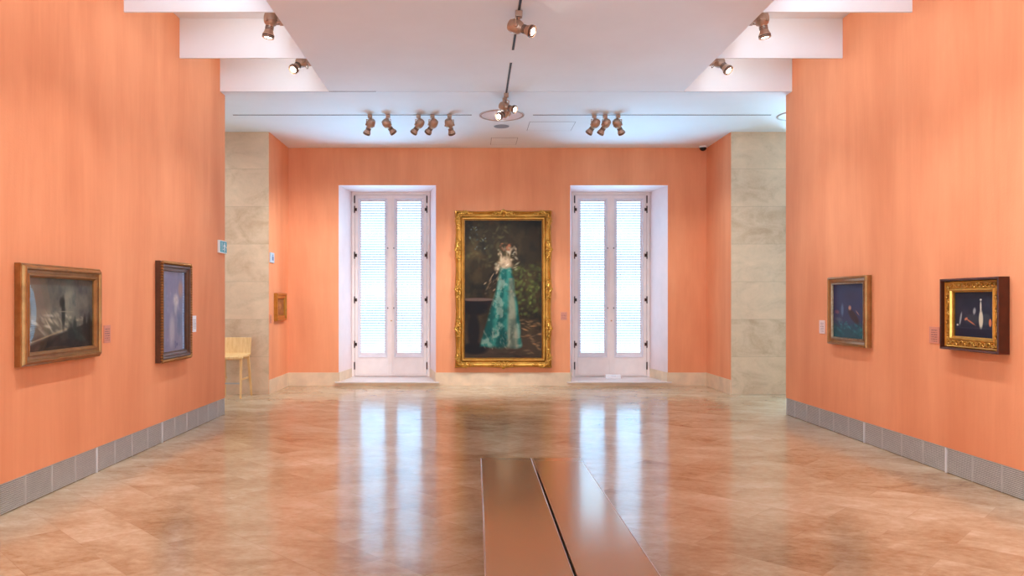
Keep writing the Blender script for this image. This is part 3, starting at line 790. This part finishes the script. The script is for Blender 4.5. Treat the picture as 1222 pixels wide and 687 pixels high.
obj('sight_edge', bm, 'gold_dark', t, smooth=.5)
canvas(art_garden(), 1.44, 2.55, .038, t)
bxobj('backing_board', (-.85, .85, -.03, -.002, -1.4, 1.4), 'dark_wood', t)

# ------------------------------------------------------------------ wall labels, signs
def plaque(loc, rot, w, h, mat, label, d=.006):
    o = bxobj('wall_label', (-w/2, w/2, -d, -.0005, -h/2, h/2), mat, None, bevel=.001)
    o.location = loc; o.rotation_euler = (0, 0, rot); tag(o, label, 'label', 'small printed wall labels beside the paintings'); return o
plaque((XL, 6.98, 1.255), LROT, .125, .165, 'label_rose', 'small rose text label just right of the wide dark grey painting')
plaque((XL, 9.155, 1.285), LROT, .115, .20, 'label_white', 'bright white text label just right of the bluish-violet painting')
plaque((XR, 9.21, 1.245), RROT, .15, .165, 'label_pale', 'pale pink text label just left of the dark blue and teal painting')
plaque((XR, 6.965, 1.245), RROT, .15, .155, 'label_rose', 'rose-brown text label just left of the small still life painting')
plaque((XL, 12.585, 1.265), LROT, .11, .15, 'label_rose', 'faint rose label on the alcove side wall left of the small amber painting')
plaque((1.655, YB, 1.29), 0, .12, .15, 'label_rose', 'faint rose label between the large painting and the right french window')
# exit sign: running figure and arrow
t = thing('exit_sign', 'small teal and white escape-route sign at the far end of the left wall', 'sign', (XL, 10.135, 2.30), LROT)
bxobj('sign_plate', (-.15, .15, -.028, -.001, -.085, .085), 'sign_white', t, bevel=.003)
bxobj('sign_panel', (-.12, .14, -.030, -.028, -.074, .074), 'sign_teal', t)
bm = bmesh.new()
y = -.0315
blob(bm, (.045, y, .046), (.012, .002, .012), None, 10)
for pts, r in (([(.04, y, .03), (.028, y, -.008)], .010), ([(.028, y, -.008), (.05, y, -.03), (.038, y, -.06)], .006), ([(.028, y, -.008), (.008, y, -.035), (-.018, y, -.04)], .006),
               ([(.04, y, .028), (.062, y, .01), (.078, y, .02)], .005), ([(.04, y, .028), (.012, y, .024), (.002, y, .0)], .005)):
    tube(bm, pts, r, 6)
obj('running_figure', bm, 'sign_white', t)
bm = bmesh.new()
bm.faces.new([bm.verts.new(p) for p in ((.088, y, .004), (.088, y, -.004), (.110, y, -.004), (.110, y, -.014), (.130, y, 0), (.110, y, .014), (.110, y, .004))])
obj('arrow', bm, 'sign_white', t, smooth=0)
bxobj('doorway_symbol', (-.06, -.05, y, y+.001, -.06, .06), 'sign_white', t)
# small information sign in the alcove
t = thing('information_sign', 'small pale blue pictogram sign next to the left stone wall', 'sign', (XL, 12.64, 2.30), LROT)
bxobj('sign_plate', (-.12, .12, -.02, -.001, -.085, .085), 'sign_pale', t, bevel=.003)
bm = bmesh.new(); box(bm, -.02, .06, -.023, -.02, -.045, .02); blob(bm, (.02, -.021, .04), (.018, .003, .018), None, 10)
obj('pictogram', bm, 'sign_blue', t)

# ------------------------------------------------------------------ bench
t = thing('bench', 'long low polished brown metal bench split lengthwise, in the middle of the floor', 'bench', (.425, 0, 0))
BY0, BY1, BZ = 2.45, 5.63, .38
for (a, b) in ((-.375, .002), (.018, .375)):
    bm = bmesh.new(); box(bm, a, b, BY0, BY1, BZ-.045, BZ)
    sl = obj('seat_slab', bm, 'bench', t, smooth=0, bevel=.003)
    for (c, d) in (((a-.004, a), (b, b+.003)) if a < -.1 else ((b, b+.004),)):
        bxobj('edge_strip', (c, d, BY0, BY1, BZ-.045, BZ-.001), 'bench_edge', sl)
for y in (BY0+.35, BY1-.55):
    bxobj('leg', [(-.28, -.24, y, y+.2, 0, BZ-.045), (.24, .28, y, y+.2, 0, BZ-.045), (-.24, .24, y, y+.2, 0, .02)], 'bench_edge', t, bevel=.003)
bxobj('rail', [(-.25, .25, BY0+.2, BY1-.2, BZ-.075, BZ-.046)], 'groove', t)

# ------------------------------------------------------------------ stool
t = thing('bar_stool', 'tall pale wooden stool with a low backrest against the left stone wall', 'stool', (-3.925, 12.15, 0))
hw = .225
bm = bmesh.new()
n = 10; pr = []
for i in range(n+1):                                   # dished seat, front edge rolled down
    f = i/n; pr.append((-.235+.44*f, .70 - .018*math.sin(f*PI) - (.03*(1-f/.12)**2 if f < .12 else 0) + .012*f))
up = [[bm.verts.new((x*hw, y, z)) for x in (-1, -.5, 0, .5, 1)] for y, z in pr]
dn = [[bm.verts.new((x*hw, y, z-.032)) for x in (-1, -.5, 0, .5, 1)] for y, z in pr]
for g, flip in ((up, 0), (dn, 1)):
    for i in range(n):
        for j in range(4): bm.faces.new([g[i][j], g[i][j+1], g[i+1][j+1], g[i+1][j]])
for i in range(n):
    for j in (0, 4): bm.faces.new([up[i][j], up[i+1][j], dn[i+1][j], dn[i][j]])
for j in range(4):
    for i in (0, n): bm.faces.new([up[i][j], up[i][j+1], dn[i][j+1], dn[i][j]])
obj('seat', bm, 'beech', t, bevel=.004)
bm = bmesh.new()                                       # curved backrest panel
fr_, bk_ = [], []
for i in range(13):
    f = i/12*2-1; dy = .035*(1-f*f)
    fr_.append([bm.verts.new((f*hw, .185+dy+z*.12, .70+z)) for z in (0.0, .06, .2, .262)])
    bk_.append([bm.verts.new((f*hw, .205+dy+z*.12, .70+z)) for z in (0.0, .06, .2, .262)])
for i in range(12):
    for j in range(3):
        bm.faces.new((fr_[i][j], fr_[i+1][j], fr_[i+1][j+1], fr_[i][j+1])); bm.faces.new((bk_[i][j], bk_[i][j+1], bk_[i+1][j+1], bk_[i+1][j]))
    for j in (0, 3): bm.faces.new((fr_[i][j], bk_[i][j], bk_[i+1][j], fr_[i+1][j]))
for i in (0, 12):
    for j in range(3): bm.faces.new((fr_[i][j], fr_[i][j+1], bk_[i][j+1], bk_[i][j]))
obj('backrest', bm, 'beech', t, bevel=.003)
def leg(x, y, x2, y2, r0=.02, r1=.014):
    bm = bmesh.new()
    a = [bm.verts.new((x+dx*r0, y+dy*r0, .675)) for dx, dy in ((-1,-1),(1,-1),(1,1),(-1,1))]
    b = [bm.verts.new((x2+dx*r1, y2+dy*r1, 0)) for dx, dy in ((-1,-1),(1,-1),(1,1),(-1,1))]
    bm.faces.new(a); bm.faces.new(b[::-1])
    for i in range(4): bm.faces.new((a[i], b[i], b[(i+1) % 4], a[(i+1) % 4]))
    obj('leg', bm, 'beech', t, smooth=0, bevel=.003)
for s in (-1, 1):
    leg(s*(hw-.045), -.18, s*(hw-.045), -.2); leg(s*(hw-.03), .15, s*(hw-.005), .25)
for ya in (-.19, .14): bxobj('apron', (-hw+.03, hw-.03, ya, ya+.02, .62, .675), 'beech', t, bevel=.002)
bxobj('footrest', (-hw+.05, hw-.05, -.208, -.182, .235, .255), 'steel', t, bevel=.003)
for s in (-1, 1):
    bxobj('side_stretcher', (s*(hw-.05)-.01, s*(hw-.05)+.01, -.18, .2, .29, .315), 'beech', t, bevel=.002)

# ------------------------------------------------------------------ tracks and spotlights
def track(x0, x1, y0, y1, label, rim=.0):
    t = thing('lighting_track', label, 'lighting track', ((x0+x1)/2, (y0+y1)/2, H), 0, 'lighting tracks in the ceiling')
    a, b = (x1-x0)/2, (y1-y0)/2
    bxobj('channel', (-a-rim, a+rim, -b-rim, b+rim, -.003, 0), 'white', t)
    bxobj('slot', (-a, a, -b, b, -.0045, -.003), 'groove', t)
track((278-566)*11.36/890, -.04, 11.34, 11.375, 'long dark lighting track across the far ceiling carrying five spotlights, left part')
track(.893, 4.52, 11.34, 11.375, 'long dark lighting track across the far ceiling carrying three spotlights, right part')
track(.423, .449, 5.6, 8.42, 'dark lighting track running along the middle of the ceiling, nearer part', .012)
track(.423, .449, 8.87, 10.45, 'dark lighting track running along the middle of the ceiling, farther part', .012)

def spotlight(top, d, label, group, power=90, cone=60, side=None, lit=True, drop=.16, sc=1.1, light=True):
    """top: where it is plugged in (world); d: aim direction"""
    d = Vector(d).normalized()
    t = thing('spotlight', label, 'spotlight', top, 0, group)
    piv = Vector((side[0], side[1], side[2])) if side else Vector((0, 0, -drop))
    bm = bmesh.new()
    if side: box(bm, min(0, piv.x*.35), max(0, piv.x*.35), -.06, .06, -.02, .02)
    else:
        box(bm, -.028*sc, .028*sc, -.03*sc, .03*sc, -.05*sc, -.003); 
    obj('track_adapter', bm, 'spot_metal', t, smooth=0, bevel=.003)
    u, w, dd = frame_axes(d)
    bm = bmesh.new()                                    # U bracket straddling the housing
    r = .062*sc; root = Vector((piv.x*.35, 0, 0)) if side else Vector((0, 0, -.05*sc))
    mid = root + (piv-root)*.25
    tube(bm, [root, mid], .012*sc, 8)
    for s in (-1, 1):
        tube(bm, [mid, mid + u*s*r*.98, piv + u*s*r], .0062*sc, 6)
        lathe(bm, piv + u*s*(r-.012), u*s, [(0, .014*sc), (.02*sc, .014*sc), (.022*sc, .010*sc)], 10)
    obj('bracket', bm, 'spot_metal', t)
    bm = bmesh.new()
    lathe(bm, piv, d, [(q*sc, rr*sc) for q, rr in ((-.098, .012), (-.095, .030), (-.085, .046), (-.06, .056), (-.03, .060), (.0, .056), (.022, .046), (.03, .036), (.034, .034), (.07, .034), (.074, .037), (.088, .040), (.105, .047))], 22)
    hs = obj('housing', bm, 'spot_metal', t)
    bm = bmesh.new()                                    # cooling fins on the neck and a focusing knob
    for q in (.042, .052, .062): lathe(bm, piv + d*q*sc, d, [(0, .036*sc), (.004*sc, .036*sc)], 18)
    obj('cooling_ring', bm, 'groove', hs)
    bm = bmesh.new(); lathe(bm, piv + d*.105*sc, d, [(0, .047*sc), (.002*sc, .050*sc), (.010*sc, .050*sc), (.011*sc, .045*sc), (.018*sc, .045*sc), (.019*sc, .050*sc), (.034*sc, .050*sc), (.036*sc, .046*sc), (.026*sc, .042*sc)], 24, cap1=False)
    nose = obj('nose_ring', bm, 'spot_metal', t)
    bm = bmesh.new()
    for q in (.1165, .1285): lathe(bm, piv + d*q*sc, d, [(0, .0512*sc), (.0045*sc, .0512*sc)], 24)
    obj('rubber_band', bm, 'black', nose)
    bm = bmesh.new(); lathe(bm, piv + d*.124*sc, d, [(0, .042*sc), (.004*sc, .040*sc), (.010*sc, .028*sc), (.013*sc, .008*sc)], 24)
    obj('lens', bm, 'lens' if lit else 'mirror', t)
    bm = bmesh.new(); pts = []
    for i in range(10):
        f = i/9; p = (root+Vector((0, 0, -.01)))*(1-f) + (piv - d*.03*sc)*f + w*(.055*sc*math.sin(f*PI)) + Vector((.0, 0, -.01)); pts.append(p)
    tube(bm, pts, .003*sc, 5); obj('power_cable', bm, 'black', t)
    if light:
        add_spot(Vector(top)+piv+d*.165*sc, d, power, cone)
    return t
def add_spot(loc, d, power, cone, col=(.93, 1.0, 1.05), blend=.8, size=.035):
    ld = bpy.data.lights.new('lamp_beam', 'SPOT'); ld.energy = power; ld.spot_size = math.radians(cone); ld.spot_blend = blend
    ld.color = col; ld.shadow_soft_size = size
    o = bpy.data.objects.new('lamp_beam', ld); COL.objects.link(o); o.location = loc
    o.rotation_euler = Vector(d).to_track_quat('-Z', 'Y').to_euler(); return o

G1 = 'spotlights on the far ceiling track'
YT = 11.357; FARP = 142
def fx(px): return (px-566)*YT/890
spotlight((fx(441.5), YT, H), (-.45, .45, -.85), 'leftmost spotlight on the far ceiling track, pointing down to the left', G1, FARP, 75, lit=False)
spotlight((fx(463), YT, H), (.60, .55, -.75), 'second spotlight from the left on the far ceiling track, pointing down to the right', G1, FARP, 75, lit=False)
spotlight((fx(499.5), YT, H), (-.62, .50, -.75), 'third spotlight from the left on the far ceiling track, pointing down to the left', G1, FARP, 75, lit=False)
spotlight((fx(516), YT, H), (-.60, .65, -.75), 'fourth spotlight from the left on the far ceiling track, pointing down to the left', G1, FARP, 75, lit=False)
spotlight((fx(536.5), YT, H), (.30, .75, -1.0), 'fifth spotlight from the left on the far ceiling track, pointing nearly straight down', G1, FARP*1.4, 60, lit=False)
spotlight((fx(709), YT, H), (-.60, .65, -.85), 'leftmost of the three spotlights above the right french window', G1, FARP*1.4, 60, lit=False)
spotlight((fx(722), YT, H), (-.48, .5, -.85), 'middle one of the three spotlights above the right french window', G1, FARP, 75, lit=False)
spotlight((fx(737.5), YT, H), (.55, .5, -.85), 'rightmost spotlight on the far ceiling track, pointing down to the right', G1, FARP, 75, lit=False)
G2 = 'spotlights on the middle ceiling track'
spotlight((.436, 7.30, H), (.86, -.42, -.42), 'largest spotlight in view, on the nearer middle track, shining towards the right wall', G2, 130, 70, sc=1.2)
spotlight((.436, 10.18, H), (.78, -.50, -.35), 'spotlight at the far end of the middle track, shining to the right', G2, 100, 70, drop=.19)
spotlight((.425, 10.42, H), (-.55, -.62, -.40), 'spotlight at the far end of the middle track, shining to the left', G2, 100, 70, drop=.22)
G3 = 'spotlights in the ceiling recesses beside the central slab'
spotlight((PXL, 7.66, H+.03), (-.16, .05, -1), 'nearer spotlight hanging by the left edge of the central ceiling slab', G3, 0, 90, side=(-.13, 0, .0), light=False, sc=1.2)
spotlight((PXL, 8.98, H+.03), (-.35, -.55, -.62), 'farther spotlight hanging by the left edge of the central ceiling slab', G3, 0, 90, side=(-.13, 0, .0), light=False, sc=1.2)
spotlight((PXR, 7.66, H+.03), (.18, .05, -1), 'nearer spotlight hanging by the right edge of the central ceiling slab', G3, 0, 90, side=(.13, 0, .0), light=False, sc=1.2)
spotlight((PXR, 8.98, H+.03), (.42, -.40, -.62), 'farther spotlight hanging by the right edge of the central ceiling slab', G3, 0, 90, side=(.13, 0, .0), light=False, sc=1.2)

# wall-washing lamps of the recesses, the whole length of the room
WASH = 116
for y in (8.98, 7.66, 6.28, 4.9, 3.5, 2.1, .7, -.7, -2.1, -3.5):
    add_spot((PXL-.16, y-.04, H-.13), (-1.0, -.12, -3.4), WASH, 84, blend=1.0)
    add_spot((PXR+.16, y-.04, H-.13), (1.0, -.12, -3.4), WASH, 84, blend=1.0)
# added soft lamps against the slab, for the glow in the recesses
for y in [YF-1.385*k-.7 for k in range(0, 10)]:
    for x, s in ((PXL-.05, -1), (PXR+.05, 1)):
        ld = bpy.data.lights.new('recess_fill', 'AREA'); ld.shape = 'RECTANGLE'; ld.size = .5; ld.size_y = .06; ld.energy = 8.5; ld.color = (.96, 1.0, 1.03)
        o = bpy.data.objects.new('recess_fill', ld); COL.objects.link(o); o.location = (x, y, H+.32)
        o.rotation_euler = Vector((s, 0, -.1)).to_track_quat('-Z', 'X').to_euler()

# round recessed downlight, speaker disc, access hatches
def dish(x, y, label, lit=True):
    t = thing('recessed_downlight', label, 'ceiling light', (x, y, H), 0, 'round recessed reflector lights in the far ceiling')
    bm = bmesh.new(); lathe(bm, (0, 0, 0), (0, 0, -1), [(0, .345), (.010, .342), (.014, .33), (.012, .315), (.001, .312), (.0, .30)], 48, cap0=False, cap1=False)
    obj('rim', bm, 'steel', t)
    bm = bmesh.new(); lathe(bm, (0, 0, 0), (0, 0, -1), [(.003, .318), (.0025, .25), (.002, .15), (.001, .04)], 48, cap0=False)
    obj('reflector', bm, 'mirror', t)
    if lit:
        bm = bmesh.new(); lathe(bm, (-.02, -.05, 0), (0, 0, -1), [(.003, .05), (.02, .048), (.03, .03), (.034, .01)], 20); obj('bulb', bm, 'lens', t)
dish(.42, 11.38, 'round shiny recessed light in the far ceiling behind the middle track')
dish(4.98, 11.38, 'round recessed light in the far ceiling, partly hidden by the right wall', False)
bm = bmesh.new(); lathe(bm, (0, 0, 0), (0, 0, -1), [(0, .125), (.006, .122), (.008, .11), (.006, .10)], 32)
o = obj('ceiling_speaker', bm, 'speaker'); o.location = ((598.5-566)*12.1/890, 12.1, H-.0005); tag(o, 'small grey round speaker cover in the ceiling in front of the large painting', 'ceiling speaker')
for (x0, x1, y0, y1, lb) in ((.88, 1.60, 11.80, 12.40, 'faint square access hatch in the far ceiling, right of the round light'), (.30, .75, 12.95, 13.5, 'faint access hatch in the ceiling directly above the large painting')):
    t = thing('access_hatch', lb, 'hatch', ((x0+x1)/2, (y0+y1)/2, H), 0, 'access hatches in the far ceiling')
    a, b = (x1-x0)/2, (y1-y0)/2
    bxobj('hatch_panel', (-a, a, -b, b, -.003, 0), 'plaster', t)
    bxobj('shadow_gap', [(-a-.006, a+.006, -b-.006, -b, -.0025, 0), (-a-.006, a+.006, b, b+.006, -.0025, 0), (-a-.006, -a, -b, b, -.0025, 0), (a, a+.006, -b, b, -.0025, 0)], 'seam', t)
# dome camera in the back right corner
t = thing('security_camera', 'small black dome camera on the ceiling in the back right corner', 'camera', (4.19, 13.66, H))
bm = bmesh.new(); lathe(bm, (0, 0, 0), (0, 0, -1), [(0, .07), (.022, .07), (.028, .064)], 24); obj('base_ring', bm, 'white', t)
bm = bmesh.new(); lathe(bm, (0, 0, -.028), (0, 0, -1), [(0, .064), (.015, .062), (.035, .052), (.05, .034), (.058, .012)], 24); obj('dome', bm, 'black', t)

# ------------------------------------------------------------------ window light and added fill lamps
def daylight_fill(loc, d, sx, sy, power, col=(.5, .75, 1.0)):
    ld = bpy.data.lights.new('daylight_fill', 'AREA'); ld.shape = 'RECTANGLE'; ld.size = sx; ld.size_y = sy; ld.energy = power; ld.color = col
    o = bpy.data.objects.new('daylight_fill', ld); COL.objects.link(o); o.location = loc
    o.rotation_euler = Vector(d).to_track_quat('-Z', 'Y').to_euler(); return o
REAR = 260; SIDE = 360; UP = 31; UPR = 150
daylight_fill((-1.6, YREAR - .25, 1.9), (0, 1, 0), 1.7, 3.5, REAR, (.55, .80, 1.0))  # added lamps in the unseen rear openings, cool fill for the room
daylight_fill((2.7, YREAR - .25, 1.9), (0, 1, 0), 1.7, 3.5, REAR, (.55, .80, 1.0))
daylight_fill((7.0, YW - .02, 1.9), (0, -1, 0), 1.2, 2.9, SIDE, (.4, .72, 1.0))                # window of the right side room
add_spot((-5.0, 10.9, H - .05), (.55, .75, -1.5), 90, 110, blend=1.0)      # added unseen lamp that brightens the left stone and stool
daylight_fill((-6.6, YW - .02, 1.9), (0, -1, 0), 1.2, 2.9, SIDE * .6)  # added left lamp, mirrored from the right side room's window
for cx, y, sg, pw in ((-1.62, YW - .5, -1, UP), (2.68, YW - .5, -1, UP), (-1.6, YREAR - .1, 1, UPR), (2.7, YREAR - .1, 1, UPR)):
    o = daylight_fill((cx, y, 2.15), (0, sg, .85), 1.3, 2.6, pw, (.24, .64, 1.0)); o.data.spread = math.radians(76)   # added upward lamps that brighten and cool the ceiling
w = bpy.data.worlds.new('sky'); SC.world = w; w.use_nodes = True
w.node_tree.nodes['Background'].inputs[0].default_value = (.62, .82, 1.0, 1); w.node_tree.nodes['Background'].inputs[1].default_value = .62

# ------------------------------------------------------------------ camera and view
cd = bpy.data.cameras.new('camera'); cam = bpy.data.objects.new('camera', cd); COL.objects.link(cam)
cam.location = (0, 0, EYE); cam.rotation_euler = (PI/2, 0, 0)
cd.sensor_width = 36; cd.sensor_fit = 'HORIZONTAL'; cd.lens = 36*890/1222
cd.shift_x = (611-566)/1222; cd.shift_y = (359.5-343.5)/1222
cd.clip_start = .05; cd.clip_end = 100
SC.camera = cam
SC.view_settings.view_transform = 'Standard'; SC.view_settings.look = 'None'
SC.view_settings.exposure = 0.02; SC.view_settings.gamma = 1.0; SC.view_settings.use_curve_mapping = False
cy = SC.cycles
cy.max_bounces = 10; cy.diffuse_bounces = 7; cy.glossy_bounces = 5; cy.transparent_max_bounces = 12
cy.sample_clamp_indirect = 6.0; cy.caustics_reflective = False; cy.caustics_refractive = False
cy.use_denoising = True
